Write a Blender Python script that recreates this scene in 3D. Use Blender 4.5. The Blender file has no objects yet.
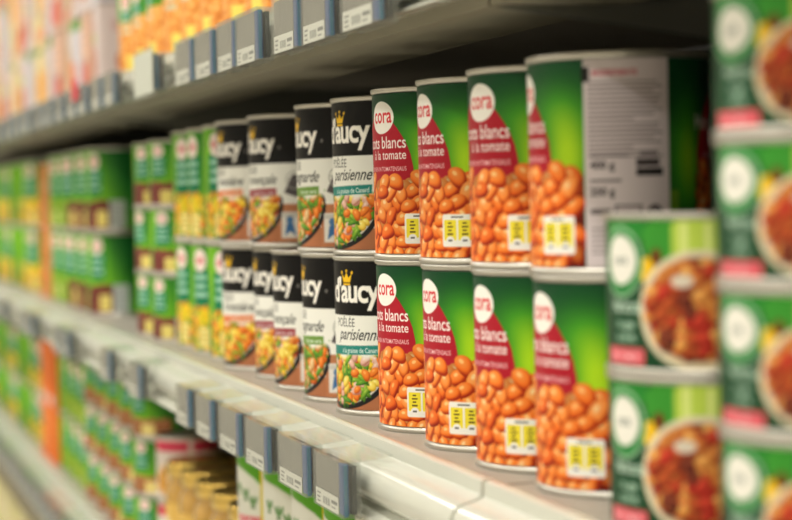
import bpy, math, random
import numpy as np
from mathutils import Vector, Matrix

C = bpy.context.scene.collection
Z0 = 1.20            # height of the middle shelf above the floor
CAM = np.array([1.00525, -0.42825, 0.16434])
PI = math.pi

# ------------------------------------------------------------------ materials
def srgb(c):
    c = np.asarray(c, float) / 255.0
    return np.where(c <= 0.04045, c / 12.92, ((c + 0.055) / 1.055) ** 2.4)

def mat(name, rgb, rough=0.5, metal=0.0, noise=0.0, nscale=40.0, coat=0.0, bump=0.0, spec=0.5):
    m = bpy.data.materials.new(name); m.use_nodes = True
    nt = m.node_tree; b = nt.nodes['Principled BSDF']
    col = tuple(srgb(rgb)) + (1,)
    b.inputs['Base Color'].default_value = col
    b.inputs['Roughness'].default_value = rough
    b.inputs['Metallic'].default_value = metal
    b.inputs['Coat Weight'].default_value = coat
    b.inputs['Specular IOR Level'].default_value = spec
    if noise > 0 or bump > 0:
        tc = nt.nodes.new('ShaderNodeTexCoord')
        n = nt.nodes.new('ShaderNodeTexNoise'); n.inputs['Scale'].default_value = nscale
        n.inputs['Detail'].default_value = 5
        nt.links.new(tc.outputs['Object'], n.inputs['Vector'])
        if noise > 0:
            mx = nt.nodes.new('ShaderNodeMix'); mx.data_type = 'RGBA'
            mx.inputs[6].default_value = tuple(max(0, x * (1 - noise)) for x in col[:3]) + (1,)
            mx.inputs[7].default_value = tuple(min(1, x * (1 + noise)) for x in col[:3]) + (1,)
            nt.links.new(n.outputs['Fac'], mx.inputs[0])
            nt.links.new(mx.outputs[2], b.inputs['Base Color'])
        if bump > 0:
            bp = nt.nodes.new('ShaderNodeBump'); bp.inputs['Strength'].default_value = bump
            bp.inputs['Distance'].default_value = 0.001
            nt.links.new(n.outputs['Fac'], bp.inputs['Height'])
            nt.links.new(bp.outputs['Normal'], b.inputs['Normal'])
    return m

def print_mat(name, rough, coat=0.0):
    m = bpy.data.materials.new(name); m.use_nodes = True
    nt = m.node_tree; b = nt.nodes['Principled BSDF']
    a = nt.nodes.new('ShaderNodeVertexColor'); a.layer_name = 'print'
    nt.links.new(a.outputs['Color'], b.inputs['Base Color'])
    b.inputs['Roughness'].default_value = rough
    b.inputs['Specular IOR Level'].default_value = .2
    tc = nt.nodes.new('ShaderNodeTexCoord')
    n = nt.nodes.new('ShaderNodeTexNoise'); n.inputs['Scale'].default_value = 25
    bp = nt.nodes.new('ShaderNodeBump'); bp.inputs['Strength'].default_value = 0.12
    bp.inputs['Distance'].default_value = 0.002
    nt.links.new(tc.outputs['Object'], n.inputs['Vector'])
    nt.links.new(n.outputs['Fac'], bp.inputs['Height'])
    nt.links.new(bp.outputs['Normal'], b.inputs['Normal'])
    return m

def clear_mat(name, tint, gloss):
    m = bpy.data.materials.new(name); m.use_nodes = True
    nt = m.node_tree; nt.nodes.clear()
    out = nt.nodes.new('ShaderNodeOutputMaterial')
    tr = nt.nodes.new('ShaderNodeBsdfTransparent'); tr.inputs[0].default_value = tuple(tint) + (1,)
    gl = nt.nodes.new('ShaderNodeBsdfGlossy'); gl.inputs['Roughness'].default_value = 0.12
    di = nt.nodes.new('ShaderNodeBsdfDiffuse'); di.inputs[0].default_value = (.75, .75, .70, 1)
    lw = nt.nodes.new('ShaderNodeLayerWeight'); lw.inputs['Blend'].default_value = .5
    pw = nt.nodes.new('ShaderNodeMath'); pw.operation = 'POWER'; pw.inputs[1].default_value = 4
    ml = nt.nodes.new('ShaderNodeMath'); ml.operation = 'MULTIPLY_ADD'; ml.inputs[1].default_value = gloss; ml.inputs[2].default_value = .03
    nt.links.new(lw.outputs['Facing'], pw.inputs[0]); nt.links.new(pw.outputs[0], ml.inputs[0])
    m1 = nt.nodes.new('ShaderNodeMixShader'); m2 = nt.nodes.new('ShaderNodeMixShader')
    m2.inputs[0].default_value = 0.06
    nt.links.new(ml.outputs[0], m1.inputs[0])
    nt.links.new(tr.outputs[0], m1.inputs[1]); nt.links.new(gl.outputs[0], m1.inputs[2])
    nt.links.new(m1.outputs[0], m2.inputs[1]); nt.links.new(di.outputs[0], m2.inputs[2])
    nt.links.new(m2.outputs[0], out.inputs[0])
    return m

M = dict(
    tin=mat('tinplate', (196, 192, 182), .34, .85, .08, 60),
    tin_dull=mat('tinplate_lid', (185, 182, 172), .45, .7, .08, 60),
    gold=mat('gold_lid', (235, 200, 110), .22, .9, .05, 50),
    paper=print_mat('printed_label', .42, .0),
    matte_print=print_mat('printed_carton', .5, .0),
    board=mat('shelf_board_paint', (164, 158, 147), .5, 0, .07, 60, bump=.1),
    rail=mat('price_rail_plastic', (216, 218, 206), .25, 0, .02, 12, coat=.5),
    under=mat('shelf_underside_paint', (150, 146, 128), .55, 0, .05, 30),
    dark=mat('dark_back_panel', (34, 33, 30), .6, 0, .1, 20),
    bracket=mat('bracket_grey_paint', (112, 112, 104), .5, 0, .05, 30),
    post=mat('upright_paint', (60, 58, 54), .5, 0, .05, 30),
    clear=clear_mat('clear_plastic', (.97, .98, .97), .32),
    lcd=mat('grey_display', (132, 128, 122), .15, 0, .04, 90, coat=.5),
    blue=mat('blue_plastic', (14, 74, 140), .35, 0, .03, 50),
    teal=mat('teal_plastic', (60, 120, 150), .35, 0, .03, 50),
    module=mat('dark_module', (38, 44, 42), .4, 0, .05, 50),
    carton=mat('carton_board', (206, 196, 176), .7, 0, .05, 60),
    floor=mat('floor_tile', (205, 200, 188), .35, 0, .05, 2),
    wall=mat('wall_paint', (214, 210, 198), .7, 0, .03, 3),
    red=mat('red_ticket', (214, 60, 74), .6, 0, .03, 30),
    black=mat('black_plastic_cap', (24, 24, 24), .35, 0, .05, 30),
    jarfill=mat('preserve_in_glass', (196, 150, 60), .12, 0, .35, 60, coat=1),
    lampbody=mat('lamp_housing', (230, 230, 225), .4, 0, .02, 10),
)

# ------------------------------------------------------------------ objects
def put(name, me, m, parent=None):
    o = bpy.data.objects.new(name, me); C.objects.link(o)
    if m is not None and not me.materials: me.materials.append(m)
    if parent is not None: o.parent = parent
    return o

def tag(o, label, cat, group=None, kind=None):
    o['label'] = label; o['category'] = cat
    if group: o['group'] = group
    if kind: o['kind'] = kind
    return o

def mesh(name, V, F, smooth=False):
    me = bpy.data.meshes.new(name); me.from_pydata([tuple(v) for v in V], [], F); me.update()
    if smooth:
        for p in me.polygons: p.use_smooth = True
    return me

def recalc(me):
    import bmesh
    b = bmesh.new(); b.from_mesh(me); bmesh.ops.recalc_face_normals(b, faces=b.faces); b.to_mesh(me); b.free()

class MB:
    def __init__(s): s.V = []; s.F = []
    def box(s, x0, x1, y0, y1, z0, z1):
        n = len(s.V)
        s.V += [(x, y, z) for z in (z0, z1) for y in (y0, y1) for x in (x0, x1)]
        s.F += [tuple(n + i for i in f) for f in ((0,2,3,1),(4,5,7,6),(0,1,5,4),(2,6,7,3),(0,4,6,2),(1,3,7,5))]
        return s
    def prism(s, prof, x0, x1):           # prof in (y,z), extruded along x
        n = len(s.V); k = len(prof)
        s.V += [(x0, y, z) for y, z in prof] + [(x1, y, z) for y, z in prof]
        s.F += [tuple(n + i for i in range(k)), tuple(n + k + i for i in reversed(range(k)))]
        s.F += [(n + i, n + (i + 1) % k, n + k + (i + 1) % k, n + k + i) for i in range(k)]
        return s
    def lathe(s, prof, seg=64):           # prof in (r,z)
        n = len(s.V); k = len(prof)
        for i in range(seg):
            a = 2 * PI * i / seg
            s.V += [(r * math.cos(a), r * math.sin(a), z) for r, z in prof]
        for i in range(seg):
            j = (i + 1) % seg
            for q in range(k - 1):
                s.F.append((n + i*k + q, n + j*k + q, n + j*k + q + 1, n + i*k + q + 1))
        return s
    def build(s, name, m, parent=None, smooth=False, bevel=0):
        me = mesh(name, s.V, s.F, smooth); recalc(me)
        o = put(name, me, m, parent)
        if bevel:
            b = o.modifiers.new('bevel', 'BEVEL'); b.width = bevel; b.segments = 2; b.limit_method = 'ANGLE'
        return o

def copy_tree(o, parent=None):
    c = o.copy(); C.objects.link(c)
    if parent is not None: c.parent = parent
    for ch in list(o.children): copy_tree(ch, c)
    return c

# ------------------------------------------------------------------ printed artwork (a small numpy canvas, millimetres)
_tx = {}
def text_tris(body, bold=0.0, shear=0.0, spacing=1.0):
    key = (body, bold, shear, spacing)
    if key in _tx: return _tx[key]
    cu = bpy.data.curves.new('t', 'FONT'); cu.body = body; cu.size = 1.0; cu.offset = bold
    cu.shear = shear; cu.space_character = spacing; cu.resolution_u = 4; cu.fill_mode = 'FRONT'
    o = bpy.data.objects.new('t', cu); C.objects.link(o)
    dg = bpy.context.evaluated_depsgraph_get(); dg.update()
    me = bpy.data.meshes.new_from_object(o.evaluated_get(dg))
    me.calc_loop_triangles()
    v = np.array([q.co[:2] for q in me.vertices]).reshape(-1, 2)
    t = np.array([list(q.vertices) for q in me.loop_triangles]).reshape(-1, 3).astype(int)
    bpy.data.objects.remove(o); bpy.data.curves.remove(cu); bpy.data.meshes.remove(me)
    _tx[key] = (v, t); return v, t

class Art:
    def __init__(s, W, H, cell, ss=3, bg=(255, 255, 255)):
        s.W, s.H, s.cell, s.ss = W, H, cell, ss
        s.nx = int(round(W / cell)); s.ny = int(round(H / cell))
        s.px = s.nx * ss / W; s.py = s.ny * ss / H
        s.a = np.empty((s.ny * ss, s.nx * ss, 3)); s.a[:] = np.array(bg, float)
        x = (np.arange(s.nx * ss) + .5) / s.px - W / 2
        y = (np.arange(s.ny * ss) + .5) / s.py
        s.X, s.Y = np.meshgrid(x, y)
    def win(s, u0, u1, v0, v1):
        i0 = max(0, int((u0 + s.W/2) * s.px)); i1 = min(s.a.shape[1], int((u1 + s.W/2) * s.px) + 2)
        j0 = max(0, int(v0 * s.py)); j1 = min(s.a.shape[0], int(v1 * s.py) + 2)
        return slice(j0, max(j0, j1)), slice(i0, max(i0, i1))
    def wrap(s, fn, u, *a, **k):
        for du in (-s.W, 0, s.W): fn(u + du, *a, **k)
    def blend(s, w, mask, col, al=1.0):
        m = (mask.astype(float) * al)[..., None]
        s.a[w] = s.a[w] * (1 - m) + np.asarray(col, float) * m
    def rect(s, u0, u1, v0, v1, col, al=1.0, r=0.0):
        w = s.win(u0, u1, v0, v1); X = s.X[w]; Y = s.Y[w]
        dx = np.maximum(np.maximum(u0 + r - X, X - u1 + r), 0); dy = np.maximum(np.maximum(v0 + r - Y, Y - v1 + r), 0)
        m = (dx*dx + dy*dy <= r*r + 1e-9) & (X >= u0) & (X <= u1) & (Y >= v0) & (Y <= v1)
        s.blend(w, m, col, al)
    def ell(s, u, v, a, b, col, rot=0.0, al=1.0, inner=0.0):
        R = max(a, b); w = s.win(u - R, u + R, v - R, v + R)
        X = s.X[w] - u; Y = s.Y[w] - v; c, n = math.cos(rot), math.sin(rot)
        p = (X*c + Y*n) / a; q = (-X*n + Y*c) / b; d = p*p + q*q
        s.blend(w, (d <= 1) & (d >= inner*inner), col, al)
    def poly(s, pts, col, al=1.0):
        P = np.array(pts, float); w = s.win(P[:,0].min(), P[:,0].max(), P[:,1].min(), P[:,1].max())
        X = s.X[w]; Y = s.Y[w]; ins = np.zeros(X.shape, bool); n = len(P)
        for i in range(n):
            x0, y0 = P[i]; x1, y1 = P[(i + 1) % n]
            if y0 == y1: continue
            c = ((y0 > Y) != (y1 > Y)) & (X < (x1 - x0) * (Y - y0) / (y1 - y0) + x0)
            ins ^= c
        s.blend(w, ins, col, al)
    def bean(s, u, v, a, b, rot, base, hi, lo, bend=.25):
        R = a * 1.25; w = s.win(u - R, u + R, v - R, v + R)
        if w[0].start >= w[0].stop or w[1].start >= w[1].stop: return
        X = s.X[w] - u; Y = s.Y[w] - v; c, n = math.cos(rot), math.sin(rot)
        p = (X*c + Y*n) / a; q = (-X*n + Y*c) / b; q = q + bend * (p*p - .4)
        d = p*p + q*q; m = d <= 1
        # printed picture of a bean: highlight and shaded rim drawn into the colours
        hx, hy = -.25*c + .35*n, .25*n + .35*c
        g = np.clip((p - hx)**2 * 1.1 + (q - hy)**2 * 1.3, 0, 1.9) / 1.9
        base, hi, lo = (np.asarray(k, float) for k in (base, hi, lo))
        g = g[..., None]
        colr = np.where(g < .035, hi, np.where(g < .45, base + (hi - base) * .42 * (1 - g / .45), base + (lo - base) * np.clip((g - .45) * 2.0, 0, 1)))
        mm = m[..., None].astype(float)
        s.a[w] = s.a[w] * (1 - mm) + colr * mm
    def text(s, body, u, v, size, col, align='L', bold=0.0, shear=0.0, sx=1.0, rot=0.0, spacing=1.0, al=1.0):
        V, T = text_tris(body, bold, shear, spacing)
        if len(V) == 0: return
        V = V * size; V = V.copy(); V[:, 0] *= sx
        x0, x1 = V[:, 0].min(), V[:, 0].max()
        V[:, 0] -= {'L': x0, 'R': x1, 'C': (x0 + x1) / 2}[align]
        c, n = math.cos(rot), math.sin(rot)
        V = np.stack([V[:, 0]*c - V[:, 1]*n + u, V[:, 0]*n + V[:, 1]*c + v], 1)
        for t in T:
            A, B, D = V[t]
            w = s.win(min(A[0],B[0],D[0]), max(A[0],B[0],D[0]), min(A[1],B[1],D[1]), max(A[1],B[1],D[1]))
            X = s.X[w]; Y = s.Y[w]
            if X.size == 0: continue
            det = (B[0]-A[0])*(D[1]-A[1]) - (D[0]-A[0])*(B[1]-A[1])
            if abs(det) < 1e-12: continue
            l1 = ((X-A[0])*(D[1]-A[1]) - (D[0]-A[0])*(Y-A[1])) / det
            l2 = ((B[0]-A[0])*(Y-A[1]) - (X-A[0])*(B[1]-A[1])) / det
            s.blend(w, (l1 >= -1e-6) & (l2 >= -1e-6) & (l1 + l2 <= 1 + 1e-6), col, al)
    def out(s):
        a = s.a.reshape(s.ny, s.ss, s.nx, s.ss, 3).mean((1, 3))
        return srgb(a)

def wrap_mesh(name, art, section, H, z0):
    """closed label sleeve; section(t) for t in [0,1) gives x,y of the outline (t=.5 is u=0), cells coloured by the artwork"""
    img = art.out(); ny, nx, _ = img.shape
    t = (np.arange(nx) + .5) / nx
    xy = np.array([section(q) for q in t])
    z = z0 + H * (np.arange(ny)) / (ny - 1)
    V = np.empty((ny, nx, 3)); V[:, :, 0] = xy[:, 0]; V[:, :, 1] = xy[:, 1]; V[:, :, 2] = z[:, None]
    idx = np.arange(ny * nx).reshape(ny, nx); nxt = np.roll(idx, -1, 1)
    F = np.stack([idx[:-1], nxt[:-1], nxt[1:], idx[1:]], -1).reshape(-1, 4)
    me = bpy.data.meshes.new(name)
    me.vertices.add(ny * nx); me.vertices.foreach_set('co', V.ravel())
    me.loops.add(F.size); me.loops.foreach_set('vertex_index', F.ravel().astype(np.int32))
    me.polygons.add(len(F)); me.polygons.foreach_set('loop_start', np.arange(0, F.size, 4, dtype=np.int32))
    me.polygons.foreach_set('use_smooth', np.ones(len(F), bool))
    me.update(calc_edges=True); me.validate()
    ca = me.color_attributes.new('print', 'FLOAT_COLOR', 'POINT')
    ca.data.foreach_set('color', np.concatenate([img, np.ones((ny, nx, 1))], -1).ravel().astype(np.float32))
    return me

def flat_mesh(name, art, W, H):
    img = art.out(); ny, nx, _ = img.shape
    X, Z = np.meshgrid(np.linspace(0, W, nx), np.linspace(0, H, ny))
    V = np.stack([X, np.zeros_like(X), Z], -1).reshape(-1, 3)
    idx = np.arange(ny * nx).reshape(ny, nx)
    F = np.stack([idx[:-1, :-1], idx[:-1, 1:], idx[1:, 1:], idx[1:, :-1]], -1).reshape(-1, 4)
    me = bpy.data.meshes.new(name); me.from_pydata(V.tolist(), [], F.tolist()); me.update()
    ca = me.color_attributes.new('print', 'FLOAT_COLOR', 'POINT')
    ca.data.foreach_set('color', np.concatenate([img, np.ones((ny, nx, 1))], -1).ravel().astype(np.float32))
    return me

def circle(R):
    return lambda t: (R * math.cos((t - .5) * 2 * PI), R * math.sin((t - .5) * 2 * PI))
def rrect(a, b, n=8.0):
    """rounded rectangle 2a x 2b (superellipse); u=0 faces +x before rotation"""
    def f(t):
        th = (t - .5) * 2 * PI; c, s = math.cos(th), math.sin(th)
        r = (abs(c / a) ** n + abs(s / b) ** n) ** (-1 / n)
        return r * c, r * s
    return f

# ---- designs
def bean_field(A, u0, u1, vtop, rnd, size, cols, bg, n, vbot=0.0, edge=2.5, asp=(.6, .75)):
    A.rect(u0, u1, vbot, vtop - size * .6, bg)
    def one(u, v, k, dim):
        a = size * k * rnd.uniform(.88, 1.12); b = a * rnd.uniform(*asp)
        base, hi, lo = cols[rnd.randrange(len(cols))]
        if u - a < u0 - 1.5 or u + a > u1 + 2.5: return
        d = lambda c: tuple(x * dim for x in c)
        A.bean(u, v, a, b, rnd.uniform(-1.35, 1.35), d(base), d(hi), d(lo), rnd.uniform(.05, .4))
    lim = lambda u: vtop - size * .5 + edge * math.sin(u * .21) * .6
    for i in range(n):                       # deeper layer of the printed heap
        u = rnd.uniform(u0, u1); v = rnd.uniform(vbot, 1) * 1.0 + (lim(u) - vbot - 2) * rnd.random(); one(u, v, .9, .80)
    rows = int((vtop - vbot) / (size * 1.12)); colsn = int((u1 - u0) / (size * 1.42))
    pts = []
    for i in range(rows + 1):
        for j in range(colsn + 1):
            pts.append((u0 + (j + .5 * (i % 2)) * size * 1.42 + rnd.uniform(-1, 1) * size * .28, vbot + i * size * 1.12 + rnd.uniform(-1, 1) * size * .25))
    rnd.shuffle(pts)
    for u, v in pts:
        if v < lim(u) + 1.5: one(u, min(v, lim(u)), 1.0, 1.0)

ORANGE = [((240, 112, 30), (255, 196, 124), (156, 34, 4)), ((246, 124, 38), (255, 206, 136), (164, 40, 6)),
          ((232, 96, 24), (255, 180, 104), (142, 26, 2)), ((248, 138, 54), (255, 212, 154), (172, 52, 10))]

def art_tomato(cell):
    R = 50.0; W = 2 * PI * R; A = Art(W, 110, cell, 3)
    rnd = random.Random(4)
    def face(o):
        # green ground with a lime glow beside the red drop
        w = A.win(o - W/4, o + W/4, 0, 110)
        X = A.X[w] - o; Y = A.Y[w]
        g = np.exp(-(((X - 42) / 17) ** 2 + ((Y - 58) / 26) ** 2)) + .35 * np.exp(-(((X - 30) / 26) ** 2 + ((Y - 84) / 16) ** 2)) + .8 * np.exp(-(((X + 44) / 13) ** 2 + ((Y - 56) / 30) ** 2))
        g = np.clip(g, 0, 1)[..., None]
        dk, md, lm = np.array([8, 64, 36.]), np.array([66, 150, 34.]), np.array([176, 222, 30.])
        A.a[w] = np.where(g < .5, dk + (md - dk) * g * 2, md + (lm - md) * (g - .5) * 2)
        # red drop
        pts = [(-36, 48), (-36, 60), (-33, 72), (-26, 84), (-15, 94), (-4, 98), (4, 98), (11, 92), (17, 86), (21, 81), (25, 75), (28, 68), (30, 59), (30.2, 52), (29, 44), (27, 38), (-30, 38)]
        A.poly([(o + a, b) for a, b in pts], (176, 26, 44))
        A.ell(o, 93.5, 14.2, 11.2, (248, 244, 236))
        A.text('cora', o + .6, 90.0, 15.0, (214, 34, 48), 'C', bold=.014, sx=.86)
        A.text('Haricots blancs', o + 24.5, 72.4, 11.8, (250, 244, 240), 'R', bold=.010, sx=.86)
        A.text('à la tomate', o + 24.5, 64.8, 9.0, (250, 240, 236), 'R', bold=.008, sx=.92)
        A.text('WITTE BONEN IN TOMATENSAUS', o + 24.5, 56.8, 4.2, (244, 206, 206), 'R', bold=.010, sx=.84)
    face(0)
    face(W / 2); face(-W / 2)
    for o in (-W/2, 0, W/2):
        bean_field(A, o - 38, o + 51.5, 53, rnd, 7.4, ORANGE, (96, 20, 6), 220, edge=4, asp=(.62, .76))
        # nutrition box: two yellow columns on white
        A.rect(o + 22, o + 45.5, 7, 27.5, (246, 244, 236), r=1.6)
        for q in (23.4, 34.4):
            A.rect(o + q, o + q + 9.6, 11, 24, (244, 226, 60), r=.8)
            A.ell(o + q + 4.8, 11, 3.2, 2.6, (246, 244, 240))
            for j in range(4):
                A.rect(o + q + 2.6 + (j % 2) * .6, o + q + 7.0 - (j % 2), 14.4 + j * 2.3, 15.6 + j * 2.3, (110, 96, 40))
            A.rect(o + q + 3.2, o + q + 6.4, 10.4, 11.6, (90, 90, 90))
        A.rect(o + 29, o + 38, 25.1, 26.3, (120, 120, 116))
    # information panel between the two faces
    for o in (0, -W/2, W/2):
        a, b = o + 52, o + 99
        A.rect(a, b, 0, 110, (222, 210, 213))
        A.rect(a - 1, a + 3.4, 98, 106, (30, 28, 26))
        A.text('INGREDIENTS', a + 5, 101, 4.4, (196, 50, 74), 'L', bold=.02, sx=.9)
        for j in range(17):
            L = [38, 41, 36, 40, 39][j % 5] * (.62 if j in (8, 14) else 1)
            A.rect(a + 2.4, a + 2.4 + L, 97 - j * 2.45, 98.1 - j * 2.45, (120, 108, 112), .75)
        A.rect(a + 28, a + 41, 53, 57, (70, 64, 66)); A.rect(a + 28, a + 43, 48, 52, (44, 42, 44))
        A.rect(a + 30, a + 40, 59, 60, (90, 84, 88))
        A.text('400 g', a + 3, 52, 6, (60, 54, 58), 'L', bold=.03)
        A.text('250 g', a + 3, 38, 6, (60, 54, 58), 'L', bold=.03)
        A.rect(a + 3, a + 24, 58, 59.4, (110, 100, 104)); A.rect(a + 3, a + 20, 45, 46.4, (110, 100, 104))
        A.rect(a + 3, a + 14, 28, 31, (96, 88, 92), .8); A.rect(a + 16, a + 31, 24, 33, (110, 102, 106), .8)
        A.rect(a + 17.2, a + 29.8, 25.2, 31.8, (206, 192, 196))
        A.ell(a + 38, 28.5, 4.4, 4.4, (84, 76, 80)); A.ell(a + 38, 28.5, 2.6, 2.6, (206, 192, 196)); A.rect(a + 37.2, a + 38.8, 26, 31, (84, 76, 80))
        for j in range(6):
            A.rect(a + 3, a + 36 - (j % 3) * 4, 20 - j * 2.6, 21 - j * 2.6, (134, 122, 126), .7)
        A.rect(b, o + 105, 12, 40, (178, 190, 40), .45)
    return A

VEG = [((238, 196, 40), (255, 236, 120), (196, 140, 20)), ((110, 160, 40), (180, 212, 90), (60, 104, 24)),
       ((236, 122, 36), (255, 180, 96), (184, 76, 18)), ((226, 178, 160), (250, 222, 208), (178, 116, 100)),
       ((244, 214, 86), (255, 244, 160), (204, 160, 40)), ((80, 140, 40), (140, 190, 70), (40, 90, 20))]
VEG_RED = VEG[:5] + [((150, 40, 36), (200, 90, 76), (100, 20, 20)), ((232, 140, 60), (255, 200, 120), (180, 90, 30))]
VEG_BEAN = [VEG[1], VEG[5], VEG[2], VEG[2], ((230, 190, 130), (250, 226, 180), (180, 130, 70)), VEG[2]]
VEG_CORN = [VEG[0], VEG[0], VEG[4], VEG[2], VEG[1]]

def veg_field(A, u0, u1, v0, v1, rnd, cols, n, size, inside=None):
    for i in range(n):
        u = rnd.uniform(u0, u1); v = rnd.uniform(v0, v1)
        if inside and not inside(u, v): continue
        base, hi, lo = cols[rnd.randrange(len(cols))]
        green = base[1] > base[0]
        a = size * (rnd.uniform(1.3, 1.9) if green else rnd.uniform(.7, 1.15)); b = size * (.42 if green else rnd.uniform(.55, .8))
        A.bean(u, v, a, b, rnd.uniform(-1.6, 1.6), base, hi, lo, rnd.uniform(0, .4))

def art_black(cell, variety, script, banner, bancol, cols, seed):
    R = 50.0; W = 2 * PI * R; A = Art(W, 110, cell, 3, bg=(238, 238, 230))
    rnd = random.Random(seed)
    for o in (-W/2, 0, W/2):
        # wooden table showing beside the pan
        A.rect(o - 60, o + 78, 0, 16, (176, 112, 76))
        A.rect(o + 34, o + 78, 0, 34, (186, 122, 84))
        # pan: dark rim then vegetables
        A.ell(o - 6, 33, 45, 33, (30, 28, 30)); A.ell(o - 6, 35.5, 42, 32, (206, 202, 196)); A.ell(o - 6, 36.5, 41, 31.4, (120, 84, 40))
        A.poly([(o + 40, 44), (o + 48, 60), (o + 62, 66), (o + 62, 52), (o + 52, 40)], (52, 44, 48))
        veg_field(A, o - 42, o + 54, 1, 64, rnd, cols, 1500, 4.6,
                  lambda u, v: ((u - o + 6) / 39.0) ** 2 + ((v - 37) / 30.2) ** 2 < 1)
        A.rect(o - 60, o + 78, 41, 72, (238, 238, 230), .0)
        # white field fades over the top of the pan
        w = A.win(o - 78, o + 78, 36, 74); Y = A.Y[w]; X = A.X[w] - o
        k = np.clip((Y - 38 - 2.0 * np.sin(X * .25)) / 4, 0, 1)[..., None]
        k = k * (1 - ((X > 38) & (X < 62) & (Y < 60))[..., None] * .8)
        A.a[w] = A.a[w] * (1 - k) + np.array([238, 238, 230.]) * k
        A.text(variety, o - 15, 61.6, 9.0, (60, 62, 60), 'L', sx=.80)
        A.text(script, o + 33, 52, 12.5, (34, 36, 36), 'R', shear=.45, sx=.86, bold=.006)
        A.poly([(o - 30, 40), (o + 32, 41.6), (o + 32.6, 49 - .6), (o - 30, 46.8)], bancol)
        A.text(banner, o + 30, 42.8, 5.2, (236, 244, 240), 'R', sx=.82, bold=.012, rot=.02)
        A.ell(o + 50, 55, 8, 8, (170, 170, 164), inner=.88); A.text('Tradition', o + 50, 54, 3.6, (120, 120, 116), 'C', shear=.3)
        # white box with a blue figure
        A.rect(o + 37, o + 53, 4, 27, (226, 222, 214)); A.ell(o + 45, 20, 3.4, 3.2, (74, 120, 168)); A.poly([(o + 40, 6), (o + 42, 17), (o + 48, 17), (o + 50.6, 6), (o + 45.4, 10)], (60, 110, 164))
        for j in range(3): A.rect(o + 38, o + 52, 23 + j, 23.4 + j, (150, 150, 146))
        # black head band, crown and name
        A.rect(o - W/4, o + W/4, 70, 110, (12, 11, 12))
        A.text("d'aucy", o + 32, 80.2, 25, (246, 242, 232), 'R', bold=.026, sx=.93, spacing=.92)
        c = (240, 190, 30)
        A.poly([(o - 4.2, 94.5), (o + 4.2, 94.5), (o + 6.4, 101), (o + 2.6, 98), (o, 102), (o - 2.6, 98), (o - 6.4, 101)], c)
        for du, v in ((-6.4, 101.8), (0, 103), (6.4, 101.8)): A.ell(o + du, v, 1.2, 1.2, c)
        A.rect(o - 4.4, o + 4.4, 92.4, 93.8, c)
        A.ell(o + 36.5, 84, 1.2, 1.2, (200, 196, 188), inner=.6)
    # ingredients side
    for o in (W/4, -W/4 + 2):
        A.rect(o + 2, o + 20, 4, 66, (228, 226, 216))
        for j in range(18): A.rect(o + 4, o + 17 - (j % 3), 62 - j * 3, 63 - j * 3, (120, 118, 112), .8)
    return A

def art_green(cell, H, R, kind, seed):
    """green tins: white oval badge, teal name panel, picture below"""
    W = 2 * PI * R; A = Art(W, H, cell, 3)
    rnd = random.Random(seed); s = H / 110.0
    X, Y = A.X, A.Y
    g = np.clip(.5 + .5 * np.sin((X / W * 4 * PI) + Y / H * 2.2 + .7), 0, 1)[..., None]
    A.a[:] = np.array([24, 104, 42.]) * (1 - g) + np.array([118, 186, 32.]) * g
    for o in (-W/2, 0, W/2):
        A.poly([(o - 13, 46*s), (o + 13, 48*s), (o + 14, 84*s), (o - 13, 84*s)], (20, 126, 84))
        if kind == 'corn':
            veg_field(A, o - 18, o + 22, 2*s, 44*s, rnd, VEG_CORN, 260, 4.2)
            A.ell(o + 4, 36*s, 9, 8*s, (244, 216, 40), al=.85)
            A.rect(o - 4, o + 12, 4*s, 24*s, (242, 226, 150), r=1)
            for j in range(3): A.rect(o - 2, o + 10, (8 + 5*j)*s, (10 + 5*j)*s, (214, 190, 70))
        elif kind == 'kidney':
            A.rect(o - 22, o + 26, 0, 36*s, (84, 30, 30))
            for i in range(170):
                a = 5.5 * min(1, s * 1.2)
                A.bean(rnd.uniform(o - 20, o + 24), rnd.uniform(1, 36*s), a, a * .6, rnd.uniform(-1.5, 1.5), (118, 52, 46), (176, 104, 92), (66, 22, 24), .2)
            A.rect(o + 4, o + 22, 3*s, 26*s, (240, 222, 130), r=1)
            for j in range(3): A.rect(o + 6, o + 20, (7 + 6*j)*s, (9 + 6*j)*s, (206, 190, 90))
            A.rect(o + 26, o + 48, 0, 40*s, (188, 196, 190))
            for j in range(6): A.rect(o + 28, o + 46, (4 + 6*j)*s, (6 + 6*j)*s, (140, 148, 146))
        elif kind == 'brown':
            A.rect(o - 46, o + 50, 0, 34*s, (150, 98, 60))
            for i in range(160):
                A.bean(rnd.uniform(o - 44, o + 48), rnd.uniform(1, 33*s), 4.6, 3, rnd.uniform(-1.5, 1.5), (172, 112, 70), (206, 152, 104), (120, 72, 42), .2)
            A.rect(o + 8, o + 28, 3*s, 26*s, (240, 222, 140), r=1)
        elif kind == 'orange':
            A.rect(o - W/4, o + W/4, 0, 66*s, (210, 120, 30))
            for i in range(420):
                A.bean(o + rnd.uniform(-W/4, W/4), rnd.uniform(0, 66*s), 7, 5.6, rnd.uniform(-1.5, 1.5), (238, 160, 76), (252, 214, 140), (214, 124, 56), .1)
            A.rect(o + 2, o + 18, 6*s, 30*s, (240, 226, 110), r=1)
        elif kind == 'pea':
            for i in range(240):
                A.ell(o + rnd.uniform(-20, 24), rnd.uniform(2, 40*s), 3.6, 3.6, (120 + rnd.randrange(40), 176, 50))
            A.rect(o + 2, o + 18, 5*s, 26*s, (236, 230, 150), r=1)
        A.ell(o, 94*s, 10.5, 12*s, (242, 222, 216))
        A.text('cora', o, 91.5*s, 10*s, (210, 70, 80), 'C', bold=.03, sx=.8)
        for j, (t, L) in enumerate((('', 20), ('', 17), ('', 22))):
            A.rect(o - L/2, o + L/2, (74 - 9*j)*s, (78.5 - 9*j)*s, (200, 232, 214), .8)
    return A

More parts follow.
